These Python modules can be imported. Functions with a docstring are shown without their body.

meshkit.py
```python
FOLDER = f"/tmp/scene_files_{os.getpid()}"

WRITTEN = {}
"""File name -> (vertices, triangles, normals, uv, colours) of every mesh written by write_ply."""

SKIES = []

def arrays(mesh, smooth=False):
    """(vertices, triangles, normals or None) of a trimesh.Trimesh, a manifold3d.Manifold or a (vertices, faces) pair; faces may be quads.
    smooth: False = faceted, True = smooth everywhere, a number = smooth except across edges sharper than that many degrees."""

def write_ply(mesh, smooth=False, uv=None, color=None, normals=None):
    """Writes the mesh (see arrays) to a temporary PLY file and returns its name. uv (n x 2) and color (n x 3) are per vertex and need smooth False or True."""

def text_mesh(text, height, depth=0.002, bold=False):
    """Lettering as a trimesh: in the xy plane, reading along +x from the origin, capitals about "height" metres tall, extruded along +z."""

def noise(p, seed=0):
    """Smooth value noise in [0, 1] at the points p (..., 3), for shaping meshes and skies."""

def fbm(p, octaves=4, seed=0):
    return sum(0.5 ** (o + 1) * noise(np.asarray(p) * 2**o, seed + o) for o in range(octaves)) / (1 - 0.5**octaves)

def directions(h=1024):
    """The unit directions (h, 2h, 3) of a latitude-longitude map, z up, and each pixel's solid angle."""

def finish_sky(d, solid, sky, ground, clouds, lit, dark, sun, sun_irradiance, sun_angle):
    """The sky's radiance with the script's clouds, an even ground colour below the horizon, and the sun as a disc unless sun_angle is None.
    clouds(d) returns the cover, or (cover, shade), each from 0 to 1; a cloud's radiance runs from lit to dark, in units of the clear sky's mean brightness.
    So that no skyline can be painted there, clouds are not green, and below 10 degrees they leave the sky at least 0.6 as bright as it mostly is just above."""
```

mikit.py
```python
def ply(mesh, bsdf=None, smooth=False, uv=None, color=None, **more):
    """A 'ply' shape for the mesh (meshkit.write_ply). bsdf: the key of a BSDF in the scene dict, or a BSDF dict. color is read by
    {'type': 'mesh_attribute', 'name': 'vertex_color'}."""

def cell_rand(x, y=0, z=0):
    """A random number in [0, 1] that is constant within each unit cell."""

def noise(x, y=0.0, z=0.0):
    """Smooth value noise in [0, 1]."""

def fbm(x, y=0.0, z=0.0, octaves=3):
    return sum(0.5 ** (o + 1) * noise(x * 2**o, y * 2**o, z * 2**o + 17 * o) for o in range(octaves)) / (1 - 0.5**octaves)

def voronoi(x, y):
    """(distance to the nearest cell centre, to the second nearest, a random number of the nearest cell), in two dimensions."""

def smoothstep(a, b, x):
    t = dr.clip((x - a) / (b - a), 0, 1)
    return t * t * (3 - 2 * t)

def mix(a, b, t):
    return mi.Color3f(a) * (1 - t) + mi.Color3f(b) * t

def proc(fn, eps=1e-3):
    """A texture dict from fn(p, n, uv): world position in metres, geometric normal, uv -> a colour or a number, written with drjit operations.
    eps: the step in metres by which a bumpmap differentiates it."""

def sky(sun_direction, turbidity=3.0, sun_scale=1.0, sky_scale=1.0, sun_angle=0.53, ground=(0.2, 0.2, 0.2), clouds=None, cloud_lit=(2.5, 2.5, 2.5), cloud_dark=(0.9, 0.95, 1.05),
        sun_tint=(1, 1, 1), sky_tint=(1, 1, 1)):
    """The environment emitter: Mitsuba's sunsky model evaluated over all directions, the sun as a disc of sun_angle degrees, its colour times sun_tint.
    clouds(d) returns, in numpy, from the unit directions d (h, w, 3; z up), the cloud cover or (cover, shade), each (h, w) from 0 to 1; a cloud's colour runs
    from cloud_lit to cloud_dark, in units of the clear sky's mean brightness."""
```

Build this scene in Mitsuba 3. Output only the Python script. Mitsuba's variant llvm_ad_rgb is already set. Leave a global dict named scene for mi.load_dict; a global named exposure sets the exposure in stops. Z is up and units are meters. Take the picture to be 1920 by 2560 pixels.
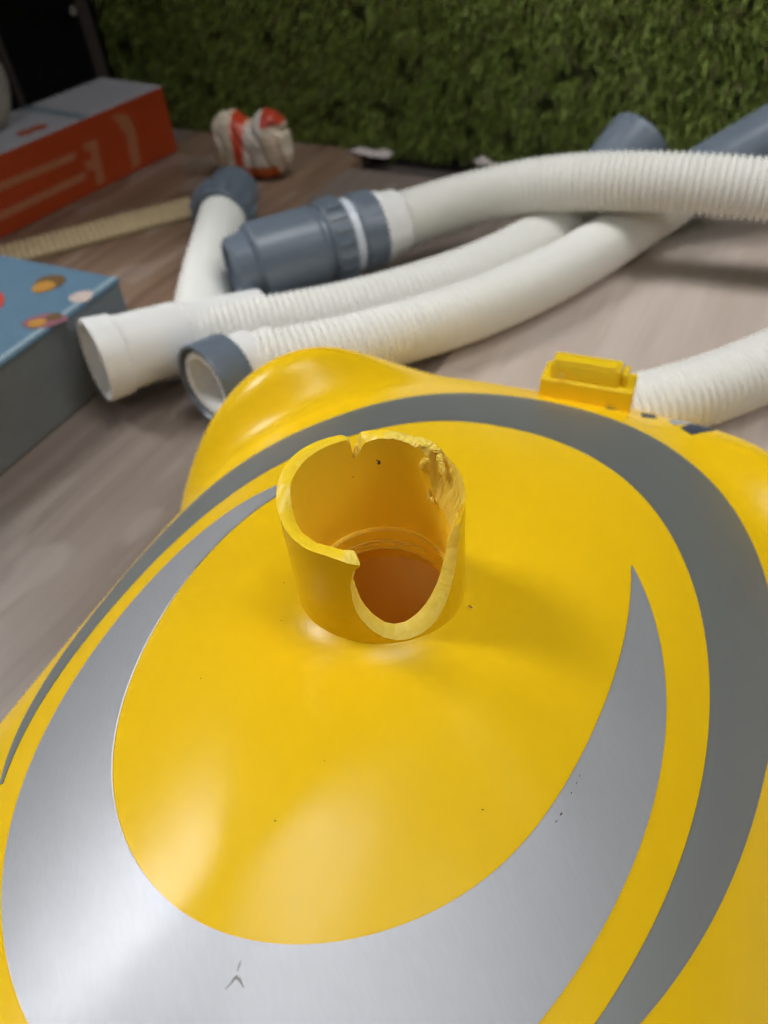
import math
import numpy as np
import trimesh
import drjit as dr
import mitsuba as mi
import mikit
import meshkit
from scipy.spatial import Delaunay
from scipy.interpolate import splprep, splev, CubicSpline
from shapely.geometry import Polygon, Point
from shapely import contains_xy

T = mi.ScalarTransform4f
scene, labels = {}, {}

# ------------------------------------------------------------------ camera, light, exposure
CAM = np.array([0, 0, .285])
pitch, roll = math.radians(45), math.radians(6)
fw = np.array([0, math.cos(pitch), -math.sin(pitch)])
rt = np.array([1., 0, 0])
dn = np.array([0, -math.sin(pitch), -math.cos(pitch)])
up = math.sin(roll)*rt - math.cos(roll)*dn
scene['camera'] = {'type': 'thinlens', 'fov': 54.86, 'fov_axis': 'x', 'near_clip': .01, 'far_clip': 30.,
                   'aperture_radius': .00105, 'focus_distance': .185,
                   'to_world': T().look_at(origin=CAM.tolist(), target=(CAM+fw).tolist(), up=up.tolist())}
exposure = -0.27
scene['room_light'] = {'type': 'constant', 'radiance': {'type': 'rgb', 'value': [.04, .04, .042]}}
LAMPS = [  # centre, half sizes, radiance, turn, where: unseen ceiling panels, placed to light the cleaner and hoses
    ((-1.78, 1.15, 2.3), (.60, .36), 28., 58, 'above the left end of the turf wall'),
    ((.50, .30, 2.3), (.50, .30), 11.5, 58, 'straight above the yellow cleaner'),
    ((1.9, -.7, 2.3), (.60, .36), 8., 58, 'to the right of the cleaner'),
    ((-.5, -1.7, 2.3), (.60, .36), 5., 58, 'behind the photographer'),  # out of view, placed to light the front of the neck
    ((3.6, -1.9, 2.3), (.60, .36), 10., 58, 'farthest to the right of the cleaner'),  # out of view, placed to brighten the silver on the right
]


# ------------------------------------------------------------------ helpers
def rgb(r, g, b):
    return {'type': 'rgb', 'value': [r, g, b]}


def srgb(r, g, b):
    c = np.array([r, g, b])/255.
    c = np.where(c <= .04045, c/12.92, ((c+.055)/1.055)**2.4)
    return rgb(*[float(x) for x in c])


def numbered(key):
    if key not in scene:
        return key
    k = 1
    while f'{key}_{k:03d}' in scene:
        k += 1
    return f'{key}_{k:03d}'


def obj(name, mesh, bsdf, parent=None, smooth=False, **more):
    key = numbered(f'{parent}__{name}' if parent else name)
    scene[key] = mikit.ply(mesh, bsdf, smooth, **more)
    return key


def with_normals(v, f, n, bsdf, uv=None, color=None):
    path = meshkit.write_ply((v, f), False, uv, color, normals=n)
    return {'type': 'ply', 'filename': path, 'face_normals': False, 'bsdf': {'type': 'ref', 'id': bsdf}}


def tag(key, label=None, category=None, group=None, kind=None):
    d = {}
    for k, val in (('label', label), ('category', category), ('group', group), ('kind', kind)):
        if val:
            d[k] = val
    labels[key] = d


def grid_faces(n, m, wrap=False):
    i, j = np.meshgrid(np.arange(n if wrap else n-1), np.arange(m-1), indexing='ij')
    a, b = i*m+j, ((i+1) % n)*m+j
    return np.vstack([np.stack([a, b, b+1], -1).reshape(-1, 3), np.stack([a, b+1, a+1], -1).reshape(-1, 3)])


def rbox(sx, sy, sz, r=.001, seg=2):
    """A box with rounded edges, centred in x and y, standing on z = 0."""
    import manifold3d as m3
    s = m3.Manifold.sphere(r, 4*seg)
    pts = [s.translate((x*(sx/2-r), y*(sy/2-r), z)) for x in (-1, 1) for y in (-1, 1) for z in (r, sz-r)]
    m = m3.Manifold.batch_hull(pts).to_mesh()
    return trimesh.Trimesh(np.array(m.vert_properties[:, :3]), np.array(m.tri_verts), process=False)


def move(m, a=None, b=None, c=None, o=(0, 0, 0)):
    """Puts a mesh with local axes x, y, z along a, b, c at o."""
    m = m.copy()
    M = np.eye(4)
    if a is not None:
        M[:3, :3] = np.stack([a, b, c], 1)
    M[:3, 3] = o
    m.apply_transform(M)
    return m


def frames(p):
    t = np.gradient(p, axis=0)
    t /= np.linalg.norm(t, axis=1)[:, None]
    n = np.zeros_like(t)
    r = np.array([0, 0, 1.]) if abs(t[0, 2]) < .9 else np.array([1., 0, 0])
    n[0] = r - t[0]*(r@t[0])
    n[0] /= np.linalg.norm(n[0])
    for i in range(1, len(p)):
        x = n[i-1] - t[i]*(n[i-1]@t[i])
        n[i] = x/np.linalg.norm(x)
    return t, n, np.cross(t, n)


def path(pts, step, smooth=0.):
    p = np.asarray(pts, float)
    if len(p) == 2:
        n = max(2, int(np.linalg.norm(p[1]-p[0])/step))
        return p[0] + (p[1]-p[0])*np.linspace(0, 1, n)[:, None]
    tck, _ = splprep(p.T, s=smooth, k=3)
    q = np.stack(splev(np.linspace(0, 1, 3000), tck), -1)
    s = np.concatenate([[0], np.cumsum(np.linalg.norm(np.diff(q, axis=0), axis=1))])
    x = np.linspace(0, s[-1], max(2, int(s[-1]/step)))
    return np.stack([np.interp(x, s, q[:, k]) for k in range(3)], -1)


def tube(p, radius, seg=48):
    """A tube along p; radius is one number or one per point."""
    t, n, b = frames(p)
    r = np.broadcast_to(radius, len(p))
    a = np.linspace(0, 2*np.pi, seg, endpoint=False)
    ring = np.cos(a)[None, :, None]*n[:, None] + np.sin(a)[None, :, None]*b[:, None]
    v = p[:, None] + ring*r[:, None, None]
    f = grid_faces(seg, len(p), wrap=True)
    idx = np.arange(len(p)*seg).reshape(len(p), seg).T.reshape(-1)
    return trimesh.Trimesh(v.reshape(-1, 3), idx[f][:, ::-1], process=False)


def lathe(o, d, profile, seg=64):
    """Turned about the axis d from o; profile = (distance along the axis, radius)."""
    d = np.asarray(d, float)/np.linalg.norm(d)
    p = np.asarray(profile, float)
    x = np.cross(d, [0, 0, 1.] if abs(d[2]) < .95 else [0, 1., 0])
    x /= np.linalg.norm(x)
    y = np.cross(d, x)
    a = np.linspace(0, 2*np.pi, seg, endpoint=False)
    ring = np.cos(a)[:, None]*x + np.sin(a)[:, None]*y
    v = np.asarray(o) + p[None, :, :1]*d + ring[:, None]*p[None, :, 1:]
    return trimesh.Trimesh(v.reshape(-1, 3), grid_faces(seg, len(p), wrap=True), process=False)


def fill(poly, step, edge):
    """Dense triangles over a shapely polygon in the plane: vertices (n x 2), triangles."""
    rings = [poly.exterior, *poly.interiors]
    pts = []
    for r in rings:
        n = max(8, int(r.length/edge))
        pts.append(np.array([r.interpolate(k/n, normalized=True).coords[0] for k in range(n)]))
    bd = np.vstack(pts)
    x0, y0, x1, y1 = poly.bounds
    gx, gy = np.meshgrid(np.arange(x0, x1, step), np.arange(y0, y1, step*.866))
    gx = gx + (np.arange(len(gx)) % 2)[:, None]*step/2
    inner = poly.buffer(-.45*step)
    k = contains_xy(inner, gx.ravel(), gy.ravel())
    p = np.vstack([bd, np.stack([gx.ravel()[k], gy.ravel()[k]], -1)])
    tri = Delaunay(p).simplices
    c = p[tri].mean(1)
    tri = tri[contains_xy(poly, c[:, 0], c[:, 1])]
    a, b, c = p[tri[:, 0]], p[tri[:, 1]], p[tri[:, 2]]
    area = (b[:, 0]-a[:, 0])*(c[:, 1]-a[:, 1]) - (b[:, 1]-a[:, 1])*(c[:, 0]-a[:, 0])
    tri = np.where((area < 0)[:, None], tri[:, ::-1], tri)[np.abs(area) > 1e-12]
    return p, tri, len(pts[0])


# ------------------------------------------------------------------ materials
def bsdf(key, d, two=True):
    scene[key] = {'type': 'twosided', 'bsdf': d} if two else d


def pr(color, rough, spec=.5, metal=0., **k):
    return {'type': 'principled', 'base_color': color, 'roughness': rough, 'specular': spec, 'metallic': metal, **k}


def bump(inner, fn, eps=1e-4):
    return {'type': 'bumpmap', 'arbitrary': mikit.proc(fn, eps), 'scale': 1.0, 'bsdf': inner}


fb, ns, sst, mix = mikit.fbm, mikit.noise, mikit.smoothstep, mikit.mix


def yellow_col(p, n, uv):
    return mix((.82, .507, .006), (.86, .54, .008), fb(p.x*60, p.y*60, p.z*60))


def yellow_bump(p, n, uv):
    return .00007*fb(p.x*130, p.y*130, p.z*130) + .000006*ns(p.x*1500, p.y*1500, p.z*1500)


def yellow_rough(p, n, uv):
    smear = fb(p.x*38, p.y*38, p.z*38+3, 4)
    fine = ns(p.x*900, p.y*210, p.z*300)
    return .22 + .11*smear + .04*fine


bsdf('yellow_plastic', bump(pr(mikit.proc(yellow_col), mikit.proc(yellow_rough), .29), yellow_bump))
bsdf('yellow_inside', pr(rgb(.94, .64, .028), .45, .35))  # paler than the shell: glow through the neck walls painted in


def torn_col(p, n, uv):
    return mix((.82, .56, .035), (.87, .66, .13), fb(p.x*700, p.y*700, p.z*260))


def torn_bump(p, n, uv):
    return .00010*fb(p.x*420, p.y*420, p.z*2600) + .00005*ns(p.x*2600, p.y*900, p.z*2600)


bsdf('torn_plastic', bump(pr(mikit.proc(torn_col), .5, .4), torn_bump))
bsdf('rim_plastic', pr(rgb(.90, .605, .020), .38, .5))
bsdf('chamber', pr(rgb(.84, .60, .15), .6, .3))
bsdf('clip_plastic', pr(rgb(.80, .53, .008), .4, .4))


def silver_col(p, n, uv):
    g = ns(p.x*2600+p.y*900, p.y*240-p.x*700, 3.)
    return mix((.55, .555, .58), (.575, .58, .605), g)


def silver_bump(p, n, uv):
    return .0000022*ns(p.x*2600+p.y*900, p.y*340-p.x*700, 3.) + .00002*fb(p.x*120, p.y*120, 5.)


bsdf('silver_film', bump(pr(mikit.proc(silver_col), .56, .4, .82), silver_bump))
bsdf('grey_film', bump(pr(rgb(.38, .395, .39), .55, .4, .88), silver_bump))
bsdf('film_edge', pr(rgb(.75, .73, .68), .6))
bsdf('dark_slot', pr(rgb(.035, .045, .07), .45))
bsdf('grey_print', pr(rgb(.33, .36, .38), .5))
bsdf('scuff', pr(rgb(.90, .68, .16), .5))
bsdf('dirt', pr(rgb(.10, .055, .02), .8))
bsdf('scratch', pr(rgb(.30, .29, .27), .7))
bsdf('hose_white', pr(rgb(.78, .765, .715), .38, .5))
bsdf('cuff_white', pr(rgb(.77, .755, .735), .35, .5))
bsdf('hose_inside', pr(rgb(.62, .59, .55), .6))


def grey_col(p, n, uv):
    return mix((.115, .142, .18), (.138, .167, .205), fb(p.x*90, p.y*90, p.z*90))


bsdf('grey_plastic', pr(mikit.proc(grey_col), .32, .5))
bsdf('grey_light', pr(rgb(.62, .66, .72), .3, .6))

A2 = np.array([.85, -.526]); A2 /= np.linalg.norm(A2)          # along the turf wall
B2 = np.array([-A2[1], A2[0]])                                 # towards the wall
A3, B3, Z3 = np.array([*A2, 0]), np.array([*B2, 0]), np.array([0, 0, 1.])


def plank_fn(c0, c1, seed):
    def fn(p, n, uv):
        a = p.x*float(A2[0]) + p.y*float(A2[1])
        b = p.x*float(B2[0]) + p.y*float(B2[1])
        warp = .03*ns(a*9, b*3, seed)
        g = fb((a+warp)*95, b*5.5, seed+1., 4)
        f = ns(a*700, b*26, seed+2.)
        blot = fb(a*14, b*5, seed+5.)
        c = mix(c0, c1, sst(.25, .75, .6*g + .25*blot + .15*f))
        pale = sst(.70, .84, ns(a*60+3, b*22, seed+8.))
        return mix(c, (.44, .39, .36), pale*.18)
    return fn


def plank_bump(p, n, uv):
    a = p.x*float(A2[0]) + p.y*float(A2[1])
    b = p.x*float(B2[0]) + p.y*float(B2[1])
    return .00012*fb(a*260, b*14, 1.)


bsdf('plank_grey', bump(pr(mikit.proc(plank_fn((.165, .126, .104), (.22, .176, .150), 0.)), .42, .45), plank_bump))
bsdf('plank_pale', bump(pr(mikit.proc(plank_fn((.43, .345, .292), (.50, .42, .365), 40.)), .42, .45), plank_bump))  # pale tone includes the brighter light on the right floor
bsdf('plank_brown', bump(pr(mikit.proc(plank_fn((.120, .070, .043), (.225, .145, .098), 80.)), .42, .45), plank_bump))
bsdf('subfloor', pr(rgb(.07, .055, .048), .9))
bsdf('turf_back', pr(rgb(.045, .055, .022), .95, .1))
bsdf('turf_blade', {'type': 'principled', 'base_color': {'type': 'mesh_attribute', 'name': 'vertex_color'}, 'roughness': .55, 'specular': .3})


def orange_col(p, n, uv):
    return mix((.34, .038, .005), (.39, .047, .007), fb(p.x*30, p.y*30, p.z*30))


bsdf('orange_card', pr(mikit.proc(orange_col), .5, .4))
bsdf('white_card', pr(rgb(.52, .50, .54), .55, .4))
bsdf('pale_print', pr(rgb(.38, .13, .055), .6))
bsdf('orange_print', pr(rgb(.50, .10, .04), .6))


def blue_col(p, n, uv):
    return mix((.085, .155, .225), (.11, .19, .265), fb(p.x*25, p.y*25, 1.))


def side_col(p, n, uv):
    return mix((.115, .13, .14), (.15, .165, .175), fb(p.x*40, p.y*40, p.z*90))


bsdf('blue_card', pr(mikit.proc(blue_col), .4, .5))
bsdf('grey_card', pr(mikit.proc(side_col), .55, .4))
bsdf('card_edge', pr(rgb(.24, .32, .36), .5))
bsdf('ochre_print', pr(rgb(.42, .20, .03), .5))
bsdf('brown_print', pr(rgb(.13, .07, .02), .5))
bsdf('plum_print', pr(rgb(.22, .085, .11), .5))
bsdf('peach_print', pr(rgb(.50, .40, .36), .5))
bsdf('red_print', pr(rgb(.50, .05, .03), .5))
bsdf('tan_strip', pr(rgb(.30, .215, .11), .6))
bsdf('tan_rib', pr(rgb(.56, .45, .27), .6))
bsdf('black_panel', pr(rgb(.004, .004, .0045), .8, .1))
bsdf('dark_trim', pr(rgb(.045, .036, .032), .5, .4))
bsdf('steel', pr(rgb(.6, .58, .56), .25, .5, .9))
bsdf('pale_tube', pr(rgb(.26, .24, .20), .5))
bsdf('packet_print', pr({'type': 'mesh_attribute', 'name': 'vertex_color'}, .35, .5))
bsdf('scrap_paper', pr(rgb(.52, .45, .43), .7))
bsdf('lamp_frame', pr(rgb(.7, .7, .7), .5))

# ------------------------------------------------------------------ ceiling lamps (out of the frame, they light the place)
for i, (c, (hx, hy), L, deg, where) in enumerate(LAMPS):
    key = numbered('ceiling_lamp__diffuser').replace('__diffuser', '') if i == 0 else f'ceiling_lamp_{i:03d}'
    M = T().translate(list(c)).rotate([0, 0, 1], deg-90).rotate([1, 0, 0], 180).scale([hx, hy, 1])
    scene[key+'__diffuser'] = {'type': 'rectangle', 'to_world': M, 'emitter': {'type': 'area', 'radiance': rgb(L*.985, L, L*1.01)}}
    fr = rbox(2*hx+.06, 2*hy+.06, .04, .004)
    R = trimesh.transformations.rotation_matrix(math.radians(deg-90), [0, 0, 1])
    fr.apply_transform(R)
    fr.apply_translation([c[0], c[1], c[2]+.003])
    scene[key+'__housing'] = mikit.ply(fr, 'lamp_frame')
    tag(key, 'white ceiling light panel '+where, 'ceiling light', 'ceiling light panels of the room')

# ------------------------------------------------------------------ floor of laminate planks
sl = trimesh.creation.box((6, 6, .02))
scene['floor'] = mikit.ply(move(sl, A3, B3, Z3, (0, .3, -.0225)), 'subfloor')
tag('floor', kind='structure')
SEAM = np.array([.015, .811])@A2          # one seam, seen running from the wall to the grey connector
PW = .235
WB = np.array([.016, .838])@B2            # the wall's distance along B
rng = np.random.default_rng(5)
for k in range(-7, 10):
    a0 = SEAM + k*PW
    off = rng.uniform(0, 1.1)
    b = WB - .002
    first = True
    while b > -1.6:
        ln = off if first else 1.12
        first = False
        if ln < .12:
            b -= ln
            continue
        m = rbox(PW-.0005, ln-.0005, .012, .0005, 1)
        c2 = A2*(a0+PW/2) + B2*(b-ln/2)
        mat = 'plank_brown' if k == -1 else 'plank_grey' if k <= 0 else 'plank_pale'  # plank tones differ; the floor light growing rightwards is painted in too
        if k == -1 and b < WB - .5:
            mat = 'plank_grey'
        obj('plank', move(m, A3, B3, Z3, (c2[0], c2[1], -.012)), mat, 'floor')
        b -= ln

# ------------------------------------------------------------------ artificial turf on the back wall
def wall_pt(a, z, out=0.):
    a, z, out = np.broadcast_arrays(a, z, out)
    return A3*a[..., None] + B3*(WB-out)[..., None] + Z3*z[..., None]


wa0, wa1, wh = -1.6, 1.5, .9
m = trimesh.creation.box((wa1-wa0, .03, wh))
scene['turf_wall'] = mikit.ply(move(m, A3, B3, Z3, wall_pt((wa0+wa1)/2, wh/2, -.017)), 'turf_back')
tag('turf_wall', 'wall covered in short dark green artificial grass behind the hoses', 'wall')
rng = np.random.default_rng(11)
nb = 175000
ba, bz = rng.uniform(-.75, .95, nb), rng.uniform(.0, .5, nb)
keep = meshkit.noise(np.stack([ba*70, bz*70, 0*ba], -1), 3) > .16
ba, bz = ba[keep], bz[keep]
nb = len(ba)
tuft = meshkit.fbm(np.stack([ba*34, bz*34, 0*ba], -1), 3, 8)
ang = rng.uniform(0, 2*np.pi, nb)
ln = rng.uniform(.0055, .0105, nb)*(.75+.6*tuft)
lean = rng.uniform(.35, 1.25, nb)
dirs = np.stack([np.sin(lean)*np.cos(ang), np.cos(lean), np.sin(lean)*np.sin(ang) - .25], -1)   # along the wall, out of it, up
w = rng.uniform(.0005, .0009, nb)
side = np.stack([-np.sin(ang), 0*ang, np.cos(ang)], -1)


def to_world_dir(d):
    return d[..., :1]*A3 - d[..., 1:2]*B3 + d[..., 2:]*Z3


base = wall_pt(ba, bz)
d3, s3 = to_world_dir(dirs), to_world_dir(side)
mid = base + d3*(ln*.55)[:, None]
tip = base + d3*ln[:, None] + Z3*(-ln*.22)[:, None] + s3*(rng.uniform(-.3, .3, nb)*ln)[:, None]
v = np.stack([base-s3*w[:, None], base+s3*w[:, None], mid-s3*(w*.9)[:, None], mid+s3*(w*.9)[:, None], tip], 1)
f = (np.arange(nb)*5)[:, None, None] + np.array([[0, 1, 3], [0, 3, 2], [2, 3, 4]])
g = rng.uniform(0, 1, nb)
col = np.array([.115, .170, .028])[None]*(1-g[:, None]) + np.array([.35, .455, .085])[None]*g[:, None]
dry = rng.uniform(0, 1, nb) < .14
col[dry] = np.array([.22, .185, .08])*rng.uniform(.6, 1.1, dry.sum())[:, None]
scene['turf_wall__blades'] = mikit.ply((v.reshape(-1, 3), f.reshape(-1, 3)), 'turf_blade', False, color=np.repeat(col, 5, 0))
tag('turf_wall__blades', kind='stuff')

# ------------------------------------------------------------------ the yellow pool cleaner
NX, NY = -.0028, .1374
ANG = .4592
U2 = np.array([np.sin(ANG), np.cos(ANG)]); V2 = np.array([U2[1], -U2[0]])
U3, V3 = np.array([*U2, 0]), np.array([*V2, 0])


def to_uv(p):
    d = np.asarray(p)[..., :2] - (NX, NY)
    return d @ U2, d @ V2


def to_xy(u, v):
    u, v = np.asarray(u, float), np.asarray(v, float)
    return np.stack([NX + u*U2[0] + v*V2[0], NY + u*U2[1] + v*V2[1]], -1)


def dome_f(p):
    u, v = to_uv(p)
    rho = (np.abs((u+.0883)/.3325)**3.8432 + np.abs(v/.1576)**3.8432)**(1/3.8432)
    return ((rho**1.6 + np.abs(p[..., 2]/.1256)**1.6)**(1/1.6) - 1)*.115


def lump_f(p, s):
    u, v = to_uv(p)
    drop = .0155*(s > 0)         # the right bulge sits a little lower
    du, dv = u - .1439, s*v - .1075 - .3*drop
    x, y = .7445*du - .6676*dv, .6676*du + .7445*dv
    return (np.sqrt((x/.0883)**2 + (y/.043)**2 + ((p[..., 2]+.0655+drop)/.1511)**2) - 1)*.060


def smin(a, b, k):
    h = np.clip(.5 + .5*(b-a)/k, 0, 1)
    return b*(1-h) + a*h - k*h*(1-h)


def body_f(p):
    return smin(smin(dome_f(p), lump_f(p, -1), .014), lump_f(p, 1), .014)


RO, RI = .0240, .0204


def body_z(x, y, relief=True):
    """Height of the shell above the floor at (x, y), 0 outside."""
    x, y = np.asarray(x, float), np.asarray(y, float)
    lo, hi = np.zeros_like(x), np.full_like(x, .16)
    for _ in range(34):
        m = (lo+hi)/2
        inside = body_f(np.stack([x, y, m], -1)) < 0
        lo, hi = np.where(inside, m, lo), np.where(inside, hi, m)
    z = np.where(hi < 1e-6, 0, lo)
    if relief:
        r = np.hypot(x-NX, y-NY)
        q = np.maximum(r-RO, 0)
        u, v = to_uv(np.stack([x, y], -1))
        z = z - .0028*np.exp(-(r/.036)**2) + .0036*np.clip(1-q/.0140, 0, 1)**2.6 + .0022*np.exp(-((u+.050)**2+(v-.004)**2)/(2*.034**2))
        along, across = -.56*u + .83*v, .83*u + .56*v
        z = z + .0012*np.exp(-((along-.050)/.022)**2 - (across/.010)**2)   # soft moulded ridge running out from the neck
    return z


nt, nr = 720, 230
th = np.linspace(0, 2*np.pi, nt, endpoint=False)
rr = np.linspace(.02, .46, 900)
X, Y = NX + rr[None]*np.cos(th)[:, None], NY + rr[None]*np.sin(th)[:, None]
ins = body_f(np.stack([X, Y, np.full_like(X, .0005)], -1)) < 0
last = ins.shape[1]-1-np.argmax(ins[:, ::-1], axis=1)
R = rr[last]
t = np.linspace(0, 1, nr)
t = t*.35 + .65*np.sin(t*np.pi/2)
near = np.linspace(.0222, .040, 40)
far = .040 + (R[:, None]-.040)*t[None, 1:]
rad = np.concatenate([np.broadcast_to(near, (nt, 40)), far], 1)
X, Y = NX + rad*np.cos(th)[:, None], NY + rad*np.sin(th)[:, None]
Zs = body_z(X, Y)
verts = np.stack([X, Y, Zs], -1).reshape(-1, 3)
fc = grid_faces(nt, rad.shape[1], wrap=True)
fc = fc[(verts[fc][:, :, 2] > 1e-5).any(1)]
shell = trimesh.Trimesh(verts, fc, process=False)
if shell.face_normals[:200, 2].mean() < 0:
    shell = trimesh.Trimesh(verts, fc[:, ::-1], process=False)
CL = 'pool_cleaner'
tag(CL, 'bright yellow pool cleaner body with silver stripes and a broken neck on top', 'pool cleaner')
obj('shell', shell, 'yellow_plastic', CL, True)
# hollow under the neck, shaped as a shallow closed chamber to brighten it
ch = [(.1116, .0204), (.1112, .0216), (.1095, .0235), (.104, .0255), (.095, .0268), (.082, .027), (.068, .0262), (.060, .0235), (.0565, .018), (.0555, .009), (.0553, .0001)]
q = path([(a, b, 0) for a, b in ch], .0008)[:, :2]
obj('chamber', lathe((NX, NY, 0), (0, 0, 1), q, 120), 'chamber', CL, True)

# the broken neck: angle round the neck (0 = nearest to the photographer, positive to the right) and height in mm
OUT = [(-180, 156.0), (-176.8, 155.9), (-174.5, 154.2), (-171.6, 151.6), (-169.2, 149.0), (-168.2, 147.3), (-168.9, 151), (-169.1, 154.1), (-167.2, 155.2), (-164, 156.3), (-157.9, 156.7), (-146.6, 157.4), (-135.1, 158.0), (-123, 158.4),
       (-110.6, 158.4), (-98.9, 157.6), (-88, 157.0), (-78.8, 155.9), (-68.1, 155.3), (-57.6, 155.2), (-47.2, 155.3), (-38.6, 155.7), (-29.9, 156.1), (-20.7, 155.5), (-14.5, 154.8), (-9.0, 154.6),
       (-11.0, 153.5), (-13.1, 152.9), (-15.4, 150.9), (-17.3, 146.8), (-17.6, 141.3), (-16.5, 136.4), (-13.5, 132.8), (-8.6, 129.0), (-1.6, 125.7), (5.9, 123.6), (14.8, 122.7), (23.5, 122.9), (31.9, 124.2), (38.6, 126.4),
       (44.8, 129.4), (52.0, 135.7), (56.2, 140.0), (59.0, 144.4), (60.2, 148.4), (61.6, 152.6), (67.2, 153.2), (75, 153.6), (87.8, 153.4), (93.7, 154.5), (102.1, 154.6), (111.3, 154.2), (118.5, 154.5),
       (123.2, 155.1), (125.6, 154.2), (127.5, 155.9), (134.2, 156.0), (141.6, 156.0), (149.7, 155.6), (159.4, 155.8), (168.7, 156.1), (180, 156.0)]
INN = [(-179.0, 154.8), (-177.0, 154.0), (-174.8, 152.6), (-172.4, 151.2), (-170, 150.4), (-168.4, 149.8), (-168.0, 153), (-167.4, 155.6), (-166.4, 156.8), (-163.6, 157.1), (-158, 157.2), (-148, 157.4), (-136, 157.7), (-124.5, 157.9),
       (-111.8, 157.8), (-98.3, 158.2), (-88, 156.4), (-80.1, 154.6), (-70, 153.6), (-60.5, 153.4), (-51.1, 154.2), (-44.4, 154.2), (-34.2, 155.2), (-24.3, 155.3), (-17.5, 155.5), (-14.0, 155.3),
       (-11.6, 151.8), (-13.5, 149.6), (-16.8, 147.8), (-18.6, 145.0), (-17.6, 141.8), (-16.2, 138.1), (-12.8, 134.2), (-8.0, 130.7), (-.8, 127.2), (6.9, 125.5), (15.3, 125.2), (24.4, 126.3), (33.1, 128.3), (41.3, 130.9),
       (47.0, 133.2), (52.8, 136.4), (56.5, 138.9), (60.9, 141.3), (62.8, 143.6), (65.2, 144.8), (70, 141.4), (77, 138.6), (89, 136.8), (95.5, 137.4), (103.2, 139.2), (114.4, 139.0), (122.5, 140.2),
       (127.0, 145.6), (127.4, 149.8), (130.5, 153.6), (134.2, 155.7), (142.2, 155.5), (151.2, 156.0), (160.4, 156.3), (170, 156.0), (181.0, 154.8)]
OUT, INN = np.array(OUT, float), np.array(INN, float)
kk = np.concatenate([[0], np.cumsum(np.hypot(np.diff(OUT[:, 0])*.42, np.diff(OUT[:, 1])) + .15)])
nk = 1500
kt = np.linspace(0, kk[-1], nk)
oc = np.stack([np.interp(kt, kk, OUT[:, i]) for i in (0, 1)], -1)
ic = np.stack([np.interp(kt, kk, INN[:, i]) for i in (0, 1)], -1)


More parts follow.
